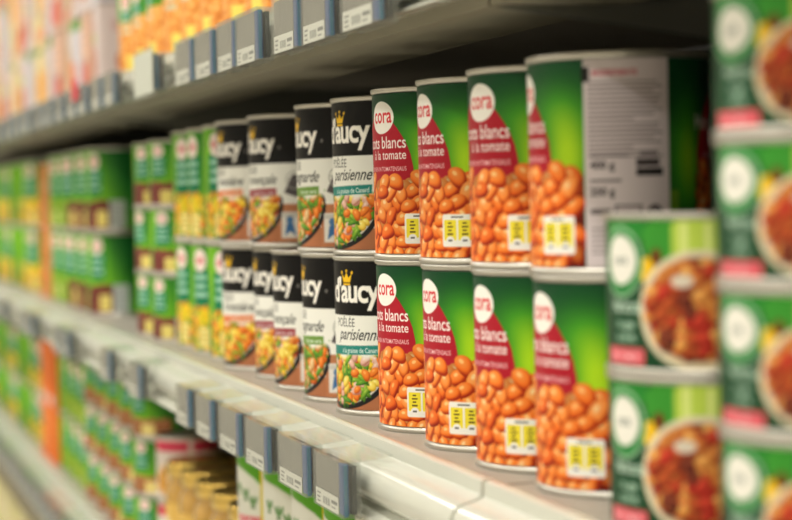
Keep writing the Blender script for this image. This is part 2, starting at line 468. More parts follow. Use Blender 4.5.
def art_bowl(cell, H):
    R = 50.0; W = 2 * PI * R; A = Art(W, H, cell, 3, bg=(14, 66, 36)); rnd = random.Random(8)
    s = H / 70.0
    BR = [((200, 110, 50), (236, 170, 90), (140, 56, 24)), ((176, 70, 34), (222, 120, 60), (110, 36, 20)),
          ((110, 44, 30), (160, 84, 56), (60, 20, 18)), ((226, 150, 70), (250, 200, 120), (170, 90, 34)), ((196, 48, 34), (230, 100, 70), (130, 24, 20))]
    for k in range(-1, 3):
        o = k * W / 2
        A.rect(o - 16, o + 16, 0, H, (14, 66, 36))
        A.rect(o - 14, o + 18, 60*s, H, (44, 150, 50), .8)
        A.rect(o + 20, o + 66, 30*s, H, (40, 120, 40))
        A.ell(o + 30, 60*s, 14, 12*s, (60, 150, 50)); A.rect(o + 32, o + 58, 50*s, 69*s, (190, 216, 84), r=4)
        A.rect(o + 36, o + 40, 52*s, 68*s, (222, 236, 140)); A.rect(o + 48, o + 51, 52*s, 68*s, (226, 238, 150))
        A.ell(o + 19, 46*s, 5, 6*s, (244, 196, 30)); A.ell(o + 24, 52*s, 3, 4*s, (110, 60, 24))
        A.ell(o + 45, 27.5*s, 31, 27.5*s, (232, 220, 190)); A.ell(o + 45, 27.5*s, 28, 24.8*s, (206, 186, 146)); A.ell(o + 45, 28*s, 26.6, 23.4*s, (110, 44, 24))
        for i in range(420):
            u = rnd.uniform(-26, 26); v = rnd.uniform(-22, 22)
            if (u/25)**2 + (v/20.5)**2 > 1: continue
            b, h, l = BR[rnd.randrange(5)]
            A.bean(o + 45 + u, (28 + v)*s, 4.4, 3.2*s, rnd.uniform(-1.5, 1.5), b, h, l, .2)
        A.ell(o + 37, 41*s, 5.5, 3*s, (226, 214, 196))
        A.ell(o, 49.5*s, 16.5, 16.5*s, (176, 216, 176)); A.ell(o, 49.5*s, 15.4, 15.4*s, (36, 128, 58)); A.ell(o, 50.5*s, 12.4, 11.5*s, (238, 236, 226))
        A.text('cora', o, 48.6*s, 6.5*s, (120, 130, 124), 'C', bold=.02)
        A.text('Haricots', o + 3, 26.5*s, 8.8*s, (220, 236, 222), 'C', bold=.02, sx=.78)
        A.text('rouges', o + 3, 19.0*s, 6.4*s, (200, 222, 204), 'C', bold=.02, sx=.85)
        A.text('cuisinés', o + 3, 13.0*s, 6.0*s, (190, 214, 196), 'C', bold=.02, sx=.85)
        A.rect(o - 15, o + 16.5, 2*s, 10*s, (222, 92, 104)); A.text('SAUCE TOMATE', o + .6, 4.4*s, 4.4*s, (250, 214, 214), 'C', bold=.01, sx=.75)
        A.rect(o + 68, o + 110, 0, H, (200, 194, 186), .6 if k % 2 else .6)
        for j in range(10): A.rect(o + 71, o + 104 - (j % 3)*5, (5 + 6*j)*s, (7 + 6*j)*s, (100, 100, 96), .8)
    for o in (-W, -W/2, 0, W/2):   # faces again over the spill of the panels
        pass
    return A

def art_tall(cell, H, R):
    W = 2 * PI * R; A = Art(W, H, cell, 2, bg=(226, 226, 214)); rnd = random.Random(3)
    for k in range(-2, 3):
        o = k * W / 4
        A.poly([(o - 24, H), (o + 26, H), (o + 26, H - 40), (o + 14, H - 31), (o, H - 25), (o - 24, H - 20)], (96, 170, 40))
        A.rect(o + 22, o + 32, 0, H - 22, (228, 206, 50))
        for du, v in ((-12, H - 42), (2, H - 46), (13, H - 52)):
            for q in (-1, 0, 1): A.ell(o + du + q * 3.2, v, 1.6, 5, (110, 150, 96), rot=-q * .5)
            A.rect(o + du - 3, o + du + 3, v - 7, v - 5, (90, 130, 80))
        A.ell(o, H - 86, 14, 12, (224, 130, 120), al=.8)
    for k in range(3):
        o = (k - 1) * W / 2 + 4
        A.text('asperges', o, H - 72, 13, (222, 96, 110), 'C', bold=.03, sx=.8)
        A.text('blanches', o, H - 86, 13, (222, 96, 110), 'C', bold=.03, sx=.8)
    return A

def art_patch(cell, W, H, bg, items, seed, faces=4):
    A = Art(W, H, cell, 2, bg=bg); rnd = random.Random(seed)
    for k in range(-faces // 2, faces // 2 + 1):
        o = k * W / faces; w2 = W / faces / 2
        for (u0, u1, v0, v1, col, sh) in items:
            if sh == 'e': A.ell(o + (u0 + u1) / 2 * w2, (v0 + v1) / 2 * H, (u1 - u0) / 2 * w2, (v1 - v0) / 2 * H, col)
            elif sh == 't':
                for j in range(4):
                    h = (v1 - v0) * H / 4; A.rect(o + u0 * w2, o + (u0 + (u1 - u0) * rnd.uniform(.6, 1)) * w2, v0 * H + j * h, v0 * H + (j + .5) * h, col)
            elif sh == 'b':
                for j in range(60):
                    cc = np.clip(np.array(col) + rnd.uniform(-36, 36), 0, 255)
                    A.ell(o + rnd.uniform(u0, u1) * w2, rnd.uniform(v0, v1) * H, 5, 4, cc, rot=rnd.uniform(0, 3))
            else: A.rect(o + u0 * w2, o + u1 * w2, v0 * H, v1 * H, col)
    return A

# ------------------------------------------------------------------ tins, jars, cartons
def tin(name, R, H, art, lid='tin', gloss='paper'):
    root = bpy.data.objects.new(name, None); C.objects.link(root); root.empty_display_size = .02
    r = R - .0008; cap = H * .037
    b = MB()
    b.lathe([(r - .006, .0035), (r - .0015, .0030), (r - .0010, .0002), (R, .0), (R + .0003, .0012), (R, .0030), (r - .0004, .0038), (r - .0007, cap),
             (r - .0007, H - cap), (r - .0004, H - .0038), (R, H - .0030), (R + .0003, H - .0012), (R, H - .0004), (r - .0010, H - .0006), (r - .0018, H - .0034), (r - .003, H - .0036)])
    b.build('tin_body', M['tin'], root, smooth=True)
    l = MB(); l.lathe([(.0001, H - .0042), (R * .45, H - .0042), (R * .47, H - .0034), (R * .52, H - .0034), (R * .54, H - .0042), (R * .84, H - .0042), (R * .87, H - .0052), (r - .0018, H - .0036)])
    l.build('lid', M[lid + '_dull'] if lid == 'tin' else M[lid], root, smooth=True)
    u = MB(); u.lathe([(.0001, .0042), (R * .8, .0042), (R * .87, .0052), (r - .0018, .0034)]); u.build('base', M['tin_dull'], root, smooth=True)
    me = wrap_mesh('label', art, circle(r), H - 2 * cap, cap)
    put('label', me, M[gloss], root)
    return root

def jar(name, R, H, art, lid='gold'):
    root = bpy.data.objects.new(name, None); C.objects.link(root)
    b = MB(); b.lathe([(.0001, .002), (R * .8, 0), (R, .004), (R, H * .72), (R * .96, H * .78), (R * .86, H * .84), (R * .86, H * .9)], 48)
    b.build('glass_body', M['jarfill'], root, smooth=True)
    l = MB(); l.lathe([(.0001, H - .001), (R * .6, H - .0005), (R * .66, H - .002), (R * .8, H - .002), (R * .9, H), (R * .94, H - .002), (R * .95, H - .016), (R * .9, H - .017)], 48)
    l.build('lid', M[lid], root, smooth=True)
    put('label', wrap_mesh('label', art, circle(R + .0003), H * .58, H * .08), M['paper'], root)
    return root

def carton(name, a, b, H, art):
    root = bpy.data.objects.new(name, None); C.objects.link(root)
    sec = rrect(a, b, 12)
    put('printed_wrap', wrap_mesh('printed_wrap', art, sec, H, 0), M['matte_print'], root)
    n = 64; P = [sec((i + .5) / n) for i in range(n)]
    top = [(x * .998, y * .998, H - .0005) for x, y in P] + [(x * .9, y * .9, H + .0012) for x, y in P]
    me = mesh('top_flap', top, [(i, (i + 1) % n, n + (i + 1) % n, n + i) for i in range(n)] + [tuple(n + i for i in range(n))]); put('top_flap', me, M['carton'], root)
    me = mesh('bottom_flap', [(x * .998, y * .998, .0005) for x, y in P], [tuple(reversed(range(n)))]); put('bottom_flap', me, M['carton'], root)
    return root

def place(proto, used, x, y, z, phi, label, cat, group, flip=0.0):
    """phi: where the artwork's centre line sits, degrees to the right of the direction to the aisle viewpoint"""
    if proto.name in used: o = copy_tree(proto)
    else: o = proto; used.add(proto.name)
    o.location = (x, y, Z0 + z)
    ang = math.atan2(CAM[1] - y, CAM[0] - x) + math.radians(phi)
    o.rotation_euler = (0, 0, ang + flip)
    tag(o, label, cat, group)
    return o
used = set()

# middle shelf ---------------------------------------------------------------
p_tom = tin('bean_can', .05, .118, art_tomato(.38))
G_T = 'tins of white beans in tomato at the front of the middle shelf'
DX = (-.310, -.204, -.102, 0.0)
posn = ['farthest, beside the black tins', 'second from the black tins', 'third from the black tins', 'nearest, grey information panel showing']
for k in range(4):
    place(p_tom, used, DX[k], 0, .118, (-59, -68, -57, -81)[k], 'red and green bean tin, upper layer, ' + posn[k], 'can', G_T)
posn[3] = 'nearest, beside the bean bowl tins'
for k in range(4):
    place(p_tom, used, DX[k] + (.001, .0026, .0026, .0026)[k], 0, 0, (-61, -67, -64, -65)[k], 'red and green bean tin, shelf layer, ' + posn[k], 'can', G_T)

p_teal = tin('vegetable_can', .05, .118, art_black(.4, 'POÊLÉE', 'parisienne', 'à la graisse de Canard', (36, 134, 124), VEG, 11))
p_grn = tin('vegetable_can', .05, .118, art_black(.7, 'POÊLÉE', 'campagnarde', 'Haricots verts', (110, 150, 62), VEG_BEAN, 12))
p_red = tin('vegetable_can', .05, .118, art_black(.7, 'POÊLÉE', 'provençale', 'Légumes du soleil', (150, 44, 56), VEG_RED, 13))
p_org = tin('vegetable_can', .05, .118, art_black(.8, 'POÊLÉE', 'forestière', 'Carottes et maïs', (226, 130, 80), [VEG[0], VEG[2], VEG[2], VEG[4], VEG[1]], 14))
G_B = 'black and white vegetable tins on the middle shelf'
for p, x, y, z, phi, lab in (
    (p_teal, -.432, .003, .118, -60, 'black and white vegetable tin with teal banner, upper layer next to the tomato tins'),
    (p_grn, -.535, .0, .118, -76, 'black and white vegetable tin with green banner, upper layer'),
    (p_red, -.735, .005, .118, -67, 'black and white vegetable tin with red banner, upper layer'),
    (p_org, -.855, .0, .118, -67, 'black and white vegetable tin with orange banner, upper layer'),
    (p_teal, -.424, .0, 0, -53, 'black and white vegetable tin with teal banner standing on the shelf board'),
    (p_grn, -.526, .0, 0, -78, 'black and white vegetable tin with green banner standing on the shelf board'),
    (p_red, -.630, .0, 0, -75, 'black vegetable tin with red banner on the shelf board, beside the green banner tin'),
    (p_red, -.737, .007, 0, -75, 'black vegetable tin with red banner on the shelf board, beside the orange banner tin'),
    (p_org, -.845, .0, 0, -60, 'black and white vegetable tin with orange banner standing on the shelf board')):
    place(p, used, x, y, z, phi, lab, 'can', G_B)

p_corn = tin('sweetcorn_can', .0425, .118, art_green(1.0, 110, 42.5, 'corn', 5))
G_C = 'green sweetcorn and vegetable tins on the middle shelf'
for x, y, z, phi, lab in ((-.958, 0, .118, -44, 'upper layer, touching the orange banner tin'), (-1.046, 0, .118, -62, 'upper layer, middle of three'), (-1.134, 0, .118, -50, 'upper layer, beside the kidney bean tins'),
                          (-.950, 0, 0, -42, 'shelf board layer, touching the orange banner tin'), (-1.040, .0, 0, -52, 'shelf board layer, middle of three'), (-1.130, .0, 0, -60, 'shelf board layer, beside the kidney bean tins')):
    place(p_corn, used, x, y, z, phi, 'narrow green tin with yellow corn picture, ' + lab, 'can', G_C)

p_kid = tin('kidney_bean_can', .05, .0765, art_green(1.1, 71, 50, 'kidney', 6))
G_K = 'short kidney bean tins stacked on the middle shelf'
for c, x in enumerate((-1.248, -1.358)):
    for k in range(3):
        place(p_kid, used, x, 0, k * .0767, -52 - 7 * c + 5 * ((k * 2 + c) % 3 - 1),
              'short kidney bean tin, %s of stack %s' % (('bottom', 'middle', 'top')[k], ('beside the sweetcorn tins', 'one place past that')[c]), 'can', G_K)

p_big = tin('large_bean_can', .05, .118, art_green(1.1, 110, 50, 'kidney', 7))
p_pea = tin('pea_can', .05, .118, art_green(1.3, 110, 50, 'pea', 9))
G_L = 'full size green vegetable tins on the middle shelf'
for c, x in enumerate((-1.80, -1.905, -2.01)):
    for k in range(2):
        place(p_big, used, x + .01 * k, 0, k * .118, (-44, -52, -60)[c] - 4 * k,
              'tall green kidney bean tin, %s layer, %s' % (('lower', 'upper')[k], ('first past the gap in the row', 'second past the gap in the row', 'third past the gap, by the pea tins')[c]), 'can', G_L)
for c, x in enumerate((-2.115, -2.22)):
    for k in range(2):
        place(p_pea, used, x, 0, k * .118, -50 - 8 * c, 'green pea tin in %s layer, %s' % (('lower', 'upper')[k], ('beside the kidney bean tins', 'beside the tall orange carton')[c]), 'can', G_L)

def Wr(a, b): return 4 * (a + b) * 1000
p_ocart = carton('tall_carton', .045, .035, .225, art_patch(3, Wr(.045, .035), 225, (222, 150, 96), [(-.7, .7, .75, .92, (236, 206, 170), 'e'), (-.8, .8, .1, .5, (226, 140, 84), 'b'), (-.6, .6, .55, .7, (236, 220, 200), 't')], 2))
for k, x in enumerate((-2.335, -2.44)):
    place(p_ocart, used, x, -.005, 0, 0, 'tall peach orange carton on middle shelf, %s of two' % ('nearer', 'farther')[k], 'carton', 'peach orange cartons on the middle shelf', 0)
    bpy.context.scene.collection.objects[-1]
p_ylw = tin('soup_can', .05, .118, art_green(1.5, 110, 50, 'corn', 15))
for c in range(8):
    for k in range(2):
        place(p_ylw, used, -2.56 - .106 * c, .002 * (c % 3), k * .118, -60 + 11 * (c % 4), 'blurred green and yellow tin far down the middle shelf, %s layer' % ('lower', 'upper')[k], 'can',
              'far green and yellow tins, %s layer of the middle shelf' % ('lower', 'upper')[k])

# near right stacks -----------------------------------------------------------
p_b = tin('chilli_bean_can', .05, .076, art_bowl(.8, 70)); p_a = tin('chilli_bean_can', .05, .0612, art_bowl(.8, 56))
for k in range(2):
    place(p_b, used, .136, -.012, k * .0762, -57, 'dark green bean bowl tin, %s of the two-high stack beside the red bean tins' % ('bottom', 'top')[k], 'can', 'bean bowl tins in the two-high stack')
for k in range(4):
    place(p_a, used, .262, -.014, k * .0614, -55, 'shallow bean bowl tin, %s in the four-high stack at far right' % ('bottom', 'second from bottom', 'second from top', 'top')[k], 'can', 'bean bowl tins in the tall right-hand stack')

# upper shelf -----------------------------------------------------------------
ZU, ZM, ZL, ZB = .306, 0.0, -.262, -.56
p_or = tin('carrot_can', .05, .118, art_green(1.2, 110, 50, 'orange', 21))
for c in range(9):
    for k in range(2):
        place(p_or, used, -.60 - .105 * c, 0, ZU + k * .118, -75 + 9 * (c % 3) + 8 * k, 'green and orange tin on upper shelf, %s layer, %s' % (('lower', 'upper')[k], ('nearest', 'second', 'third', 'fourth', 'fifth', 'sixth', 'seventh', 'eighth', 'farthest')[c] + ' in the row'), 'can', 'orange tins on the upper shelf')
cart = []
def cproto(nm, a, b, H, bg, items, seed): cart.append(carton(nm, a, b, H, art_patch(2.5, Wr(a, b), H * 1000, bg, items, seed))); return cart[-1]
c1 = cproto('meal_carton', .05, .04, .115, (214, 200, 198), [(-.7, .6, .15, .55, (190, 96, 60), 'e'), (-.8, .8, .7, .85, (196, 150, 150), 't'), (-.5, .5, .56, .68, (170, 186, 90), 'r')], 31)
c2 = cproto('soup_carton', .045, .04, .155, (206, 184, 156), [(-.8, .8, .1, .5, (232, 170, 100), 'b'), (-.7, .7, .78, .92, (214, 110, 90), 'e'), (-.3, .7, .55, .7, (240, 230, 214), 't')], 32)
c3 = cproto('biscuit_carton', .05, .04, .115, (206, 202, 208), [(-.8, .1, .2, .5, (226, 140, 120), 'e'), (-.1, .8, .4, .8, (200, 190, 196), 't'), (-.9, .9, .86, 1, (120, 160, 96), 'r')], 33)
c4 = cproto('tomato_carton', .05, .04, .115, (208, 172, 152), [(-.8, .8, .5, .9, (236, 190, 160), 't'), (-.6, .6, .1, .4, (206, 60, 40), 'b')], 34)
c5 = cproto('juice_carton', .042, .04, .17, (232, 212, 150), [(-.8, .8, .1, .45, (240, 176, 80), 'e'), (-.8, .8, .6, .66, (120, 160, 60), 'r'), (-.6, .6, .72, .86, (230, 120, 90), 't')], 35)
seq = [(c1, 3, 'pale lilac and rust'), (c3, 3, 'pale grey and pink'), (c3, 3, 'pale grey and pink'), (c2, 2, 'peach and cream'), (c1, 3, 'pale lilac and rust'), (c4, 3, 'tomato red and peach'), (c2, 2, 'peach and cream'), (c5, 2, 'yellow and orange'), (c3, 3, 'pale grey and pink'), (c4, 3, 'tomato red and peach'),
       (c2, 2, 'peach and cream'), (c5, 2, 'yellow and orange'), (c1, 3, 'pale lilac and rust'), (c4, 3, 'tomato red and peach'), (c5, 2, 'yellow and orange'), (c2, 2, 'peach and cream'), (c4, 3, 'tomato red and peach'), (c1, 3, 'pale lilac and rust'), (c5, 2, 'yellow and orange'), (c2, 2, 'peach and cream')]
HT = {c1.name: .115, c2.name: .155, c3.name: .115, c4.name: .115, c5.name: .17}
MIX = [(c1, 'pale lilac and rust'), (c3, 'pale grey and pink'), (c4, 'tomato red and peach')]
def carton_run(x, y, zb, seq, where, maxh, grp):
    for i, (p, n, col) in enumerate(seq):
        h = HT[p.name.split('.')[0]] if p.name not in HT else HT[p.name]
        for k in range(n):
            if (k + 1) * (h + .002) > maxh: break
            if n == 3: p, col = MIX[(i * 2 + k + (i * k) // 2) % 3]
            if p.name in used: o = copy_tree(p)
            else: o = p; used.add(p.name)
            o.location = (x, y, Z0 + zb + k * (h + .002)); o.rotation_euler = (0, 0, -PI/2 + .04 * ((i * 7 + k) % 5 - 2))
            tag(o, 'blurred %s carton %s' % (col, where), 'carton', '%s cartons %s, %s' % (col, where, grp))
        x -= .104
carton_run(-1.65, 0, ZU, seq, 'on the far part of the upper shelf', .40, 'stacked')

# lower shelf -----------------------------------------------------------------
p_asp = tin('tall_can', .05, .212, art_tall(1.0, 197, 50))
p_cap = jar('black_lidded_jar', .046, .194, art_patch(2, 2*PI*46, 94, (228, 206, 50), [(-.8, .8, .3, .8, (240, 232, 190), 'e'), (-.5, .5, .45, .6, (90, 130, 60), 't')], 42), 'black')
for c, x in enumerate((-.12, -.222, -.324)):
    place(p_cap, used, x, -.012, ZL, -40 - 9 * c, 'black-lidded jar with yellow label, lower shelf, %s' % ('nearest of three', 'middle of three', 'beside the tall white tins')[c], 'jar', 'black-lidded jars on the lower shelf')
for c, x in enumerate((-.435, -.54, -.645, -.750)):
    place(p_asp, used, x, -.01, ZL, -60 + 6 * (c % 3), 'tall white tin with pink lettering, lower shelf, %s' % ('beside the black-lidded jars', 'second from the black-lidded jars', 'second from the gold-lidded jars', 'right beside the gold-lidded jars')[c], 'can', 'tall white tins on the lower shelf')
p_jar = jar('preserve_jar', .040, .132, art_patch(2, 2*PI*40, 66, (222, 182, 96), [(-.8, .8, .2, .8, (236, 224, 196), 'e'), (-.5, .5, .4, .6, (190, 120, 50), 't')], 41))
for r in range(3):
    for c in range(5):
        place(p_jar, used, -.845 - .084 * c - .02 * r, -.012 + .083 * r, ZL, -50 + 13 * c, 'gold-lidded jar, lower shelf, %s row, %s' % (('front', 'second', 'back')[r], ('next to the tall white tins', 'second from the tall white tins', 'middle of the row', 'fourth from the tall white tins', 'farthest from the tall white tins')[c]), 'jar', 'gold-lidded preserve jars on the lower shelf')
p_sm = tin('small_can', .038, .075, art_patch(1.5, 2*PI*38, 69, (226, 214, 206), [(-.9, .9, .78, .96, (216, 70, 96), 'r'), (-.6, .8, .1, .5, (232, 170, 76), 'b')], 36))
for c, x in enumerate((-1.275,)):
    for k in range(2):
        place(p_sm, used, x, -.008, ZL + k * .0752, -40, 'small cream tin with pink top band, %s of two beside the jars' % ('bottom', 'top')[k], 'can', 'small cream tins on the lower shelf')
p_k2 = tin('lentil_can', .05, .069, art_green(1.2, 64, 50, 'brown', 16))
for c in range(5):
    for k in range(3):
        place(p_k2, used, -1.375 - .107 * c, -.008, ZL + k * .0692, -48 - 5 * ((c + k) % 3), 'short green and brown tin on the lower shelf, %s of the %s stack' % (('bottom', 'middle', 'top')[k], ('nearest', 'second nearest', 'middle', 'second farthest', 'farthest')[c]), 'can', 'short kidney bean tins stacked on the lower shelf')
p_p2 = tin('pea_can', .05, .092, art_green(1.4, 86, 50, 'pea', 17))
for c in range(3):
    for k in range(2):
        place(p_p2, used, -1.91 - .107 * c, -.005, ZL + k * .0922, -55 + 6 * c, 'green tin on the lower shelf, %s layer, %s the orange carton' % (('lower', 'upper')[k], ('third before', 'second before', 'just before')[c]), 'can', 'green tins on the lower shelf')
p_oc2 = carton('tall_carton', .05, .04, .20, art_patch(3, Wr(.05, .04), 200, (236, 120, 46), [(-.7, .7, .46, .54, (226, 206, 196), 'r'), (-.8, .8, .1, .4, (240, 140, 60), 'b')], 3))
for k, x in enumerate((-2.235, -2.34)):
    if k: o = copy_tree(p_oc2)
    else: o = p_oc2
    o.location = (x, -.005, Z0 + ZL); o.rotation_euler = (0, 0, -PI/2)
    tag(o, 'tall bright orange carton on the lower shelf, %s of two' % ('nearer', 'farther')[k], 'carton', 'bright orange cartons on the lower shelf')
p_y2 = tin('soup_can', .05, .092, art_green(1.6, 86, 50, 'corn', 18))
for c in range(14):
    for k in range(2):
        place(p_y2, used, -2.455 - .107 * c, -.005, ZL + k * .0922, -60 + 11 * (c % 4), 'blurred yellow and green tin far down the lower shelf, %s layer' % ('lower', 'upper')[k], 'can', 'far yellow and green tins, %s layer of the lower shelf' % ('lower', 'upper')[k])
# bottom shelf
c7 = cproto('juice_pack', .05, .04, .16, (216, 208, 150), [(-.8, .8, .1, .5, (170, 190, 90), 'b'), (-.8, .8, .6, .9, (232, 218, 200), 't')], 37); HT[c7.name] = .16
carton_run(-1.2, -.02, ZB, [(c7, 1, 'pale green and cream')] * 26, 'on the bottom shelf', .25, 'single row')

# ------------------------------------------------------------------ gondola shelving
joints = [1.47, -.03, -1.53, -3.03, -4.53]
RAILP = [(-.0635, -.001), (-.0640, .0024), (-.0665, .0036), (-.0700, .0036), (-.0722, .0024), (-.0728, -.0055), (-.0765, -.0075), (-.0800, -.0085), (-.0850, -.0095), (-.0890, -.0125),
         (-.0915, -.0170), (-.0922, -.0225), (-.0908, -.0280), (-.0870, -.0325), (-.0815, -.0350), (-.0815, -.0368), (-.0925, -.0415), (-.0930, -.0432), (-.0885, -.0438), (-.072, -.0405), (-.0635, -.036)]
RAILU = [(y, z * .86) for y, z in RAILP]
names = {ZU: 'upper', ZM: 'middle', ZL: 'lower', ZB: 'bottom'}
bayname = ['nearest bay, right of the rail joint', 'second bay, left of the rail joint', 'third bay, beyond the second rail joint', 'farthest bay']
for z, nm in names.items():
    for i in range(4):
        x1, x0 = joints[i] - .0026, joints[i + 1] + .0026
        root = bpy.data.objects.new('gondola_shelf', None); C.objects.link(root); root.location = (x0, 0, Z0 + z)
        L = x1 - x0
        b = MB(); b.box(0, L, -.063, .44, -.003, 0); b.build('shelf_board', M['board'], root)
        b = MB(); b.box(0, L, -.0625, -.058, -.040, -.0032).box(0, L, -.058, .015, -.040, -.037).box(0, L, .0155, .0185, -.040, -.0035)
        b.build('front_stiffener', M['under'], root)
        o = MB().prism(RAILU if z == ZU else RAILP, 0, L).build('price_rail', M['rail'], root)
        for p in o.data.polygons: p.use_smooth = len(p.vertices) == 4
        try: o.data.set_sharp_from_angle(angle=.6)
        except Exception: pass
        for q, (bx) in enumerate((.001, L - .004)):
            prof = [(-.056, -.0405), (-.056, -.0035), (.44, -.0035), (.44, -.112), (.36, -.108), (.12, -.066), (.03, -.052)] if not (z == ZM or z == ZL or z == ZB) else [(-.056, -.0405), (-.056, -.0035), (.44, -.0035), (.44, -.06), (.30, -.055)]
            MB().prism([(y if y > -.056 else y, zz) for y, zz in prof], bx, bx + .003).build('bracket', M['bracket'], root)
        tag(root, 'painted metal shelf with pale price rail, %s level, %s' % (nm, bayname[i]), 'shelf', '%s level shelves of the aisle unit' % nm)
for i in range(4):
    x1, x0 = joints[i] - .022, joints[i + 1] + .022
    root = bpy.data.objects.new('back_panel', None); C.objects.link(root); root.location = (x0, .445, 0)
    MB().box(0, x1 - x0, 0, .012, 0, 2.25).build('panel_sheet', M['dark'], root)
    b = MB()
    for q in range(12): b.box(0, x1 - x0, -.0, -.004, .25 + q * .16, .256 + q * .16)
    b.build('seam', M['post'], root)
    tag(root, 'dark back panel behind the tins, ' + bayname[i], 'panel', 'dark back panels of the aisle unit')
for i, x in enumerate(joints):
    root = bpy.data.objects.new('upright_post', None); C.objects.link(root); root.location = (x, .475, 0)
    MB().box(-.02, .02, 0, .05, 0, 2.3).build('post_tube', M['post'], root, bevel=.003)
    MB().box(-.02, .02, -.46, 0, 0, .1).build('foot', M['post'], root)
    tag(root, 'dark metal upright post of the shelving at rail joint %s' % ('past the near end', 'by the white bean tins', 'beyond the kidney bean tins', 'far down the aisle', 'at the far end')[i], 'post', 'upright posts of the aisle unit')

# ------------------------------------------------------------------ electronic price tag holders
def ticket_art():
    A = Art(66, 14, .5, 3, bg=(232, 230, 222)); rnd = random.Random(1)
    for j in range(3): A.rect(3, 3 + rnd.uniform(14, 24), 2.4 + 3.6 * j, 3.8 + 3.6 * j, (120, 120, 118))
    A2 = Art(66, 14, .5, 3, bg=(232, 230, 222))
    x = -12.0
    while x < 8: 
        wd = rnd.uniform(.4, 1.2); A2.rect(x, x + wd, 3, 9, (96, 96, 96)); x += wd + rnd.uniform(.5, 1)
    for j in range(3): A2.rect(-29, -29 + rnd.uniform(8, 14), 2.5 + 3.4 * j, 3.9 + 3.4 * j, (120, 120, 118))
    A2.rect(12, 29, 6.6, 9.4, (110, 110, 110)); A2.rect(12, 24, 3, 4.4, (140, 140, 140))
    return A2
tick = ticket_art()
def holder():
    """origin: top front left corner of the front face, x to the right, +y towards the rail"""
    root = bpy.data.objects.new('price_tag_holder', None); C.objects.link(root)
    W, Hh = .074, .036
    b = MB()
    b.box(0, W, 0, .0008, -Hh, 0)                                   # front pane
    b.box(0, W, .0008, .0125, -.0008, 0)                            # top pane
    b.box(0, .0008, .0008, .0125, -Hh, -.0008); b.box(W - .0008, W, .0008, .0125, -Hh, -.0008)
    b.box(0, W, .0008, .0125, -Hh, -Hh + .0008)
    b.build('clear_housing', M['clear'], root)
    prof = [(.0125, -.0008), (.0125, .0), (.024, .0010), (.0345, .0026), (.0345, .0018), (.024, .0002)]
    b = MB(); n = 0
    b.prism(prof, .002, W - .002); b.box(.002, W - .002, .0118, .0126, -Hh - .001, -.001)
    b.box(.002, W - .002, .0126, .0178, -Hh + .006, -Hh + .0068)
    b.build('rail_clip', M['clear'], root)
    MB().box(.002, W - .015, .0016, .0052, -.0245, -.002).build('display', M['lcd'], root, bevel=.0004)
    MB().box(W - .0138, W - .003, .0016, .0052, -.0345, -.002).build('blue_edge_strip', M['blue'], root, bevel=.0004)
    MB().box(W - .0030, W - .0018, .0018,   .0040, -.035, -.002).build('teal_side_strip', M['teal'], root)
    MB().box(.004, W - .0022, .0068, .0102, -.034, -.003).build('battery_module', M['module'], root, bevel=.0004)
    t = put('paper_ticket', flat_mesh('paper_ticket', tick, W - .017, .0110), M['matte_print'], root)
    t.location = (.002, .0013, -.0355)
    return root
hproto = holder(); used_h = [False]
def put_holder(x, y, z, sx, label, group, rz=0.0, sz=1.0):
    if used_h[0]: o = copy_tree(hproto)
    else: o = hproto; used_h[0] = True
    o.location = (x, y, Z0 + z); o.scale = (sx, 1, sz); o.rotation_euler = (0, 0, rz)
    tag(o, label, 'price tag', group)
    return o
order = ['nearest', 'second nearest', 'third nearest', 'fourth nearest', 'fifth nearest', 'sixth nearest']
for i, (xl, xr) in enumerate(((-.268, -.193), (-.373, -.288), (-.484, -.408), (-.585, -.508), (-.685, -.617), (-.782, -.718))):
    put_holder(xl, -.110, -.005, (xr - xl) / .074, 'clear price tag holder, grey display, blue edge, %s on the middle rail' % order[i], 'price tag holders on the middle shelf rail')
FARM = [-1.06, -1.27, -1.63, -1.72, -2.05, -2.14, -2.5, -2.9, -3.3]
for i, x in enumerate(FARM):
    put_holder(x, -.110, -.005, .95, 'dark blurred price tag holder on the middle shelf rail, %s' % ('nearest of the far ones' if i == 0 else 'second of the far ones' if i == 1 else 'well down the aisle'), 'far price tag holders on the middle shelf rail')
ordu = ['alone at the right', 'right of the joined pair', 'left of the joined pair', 'fourth nearest', 'fifth nearest', 'sixth nearest', 'seventh nearest']
for i, (xl, xr) in enumerate(((-.172, -.088), (-.272, -.200), (-.357, -.284), (-.481, -.403), (-.553, -.488), (-.648, -.572), (-.742, -.662))):
    put_holder(xl, -.110, ZU - .0045, (xr - xl) / .074, 'clear price tag holder on the upper shelf rail, %s' % ordu[i], 'price tag holders on the upper shelf rail', 0, 1.08)
FARU = [-.92, -1.18, -1.28, -1.40, -1.50, -1.62, -1.74, -1.85, -2.0, -2.1, -2.22, -2.34, -2.5, -2.64, -2.8, -2.95]
for i, x in enumerate(FARU):
    put_holder(x, -.110, ZU - .0045, 1.0, 'blurred price tag holder far along the upper shelf rail' if i else 'blurred price tag holder beside the wide white shelf ticket', 'far price tag holders on the upper shelf rail' if i else 'price tag holders on the upper shelf rail')
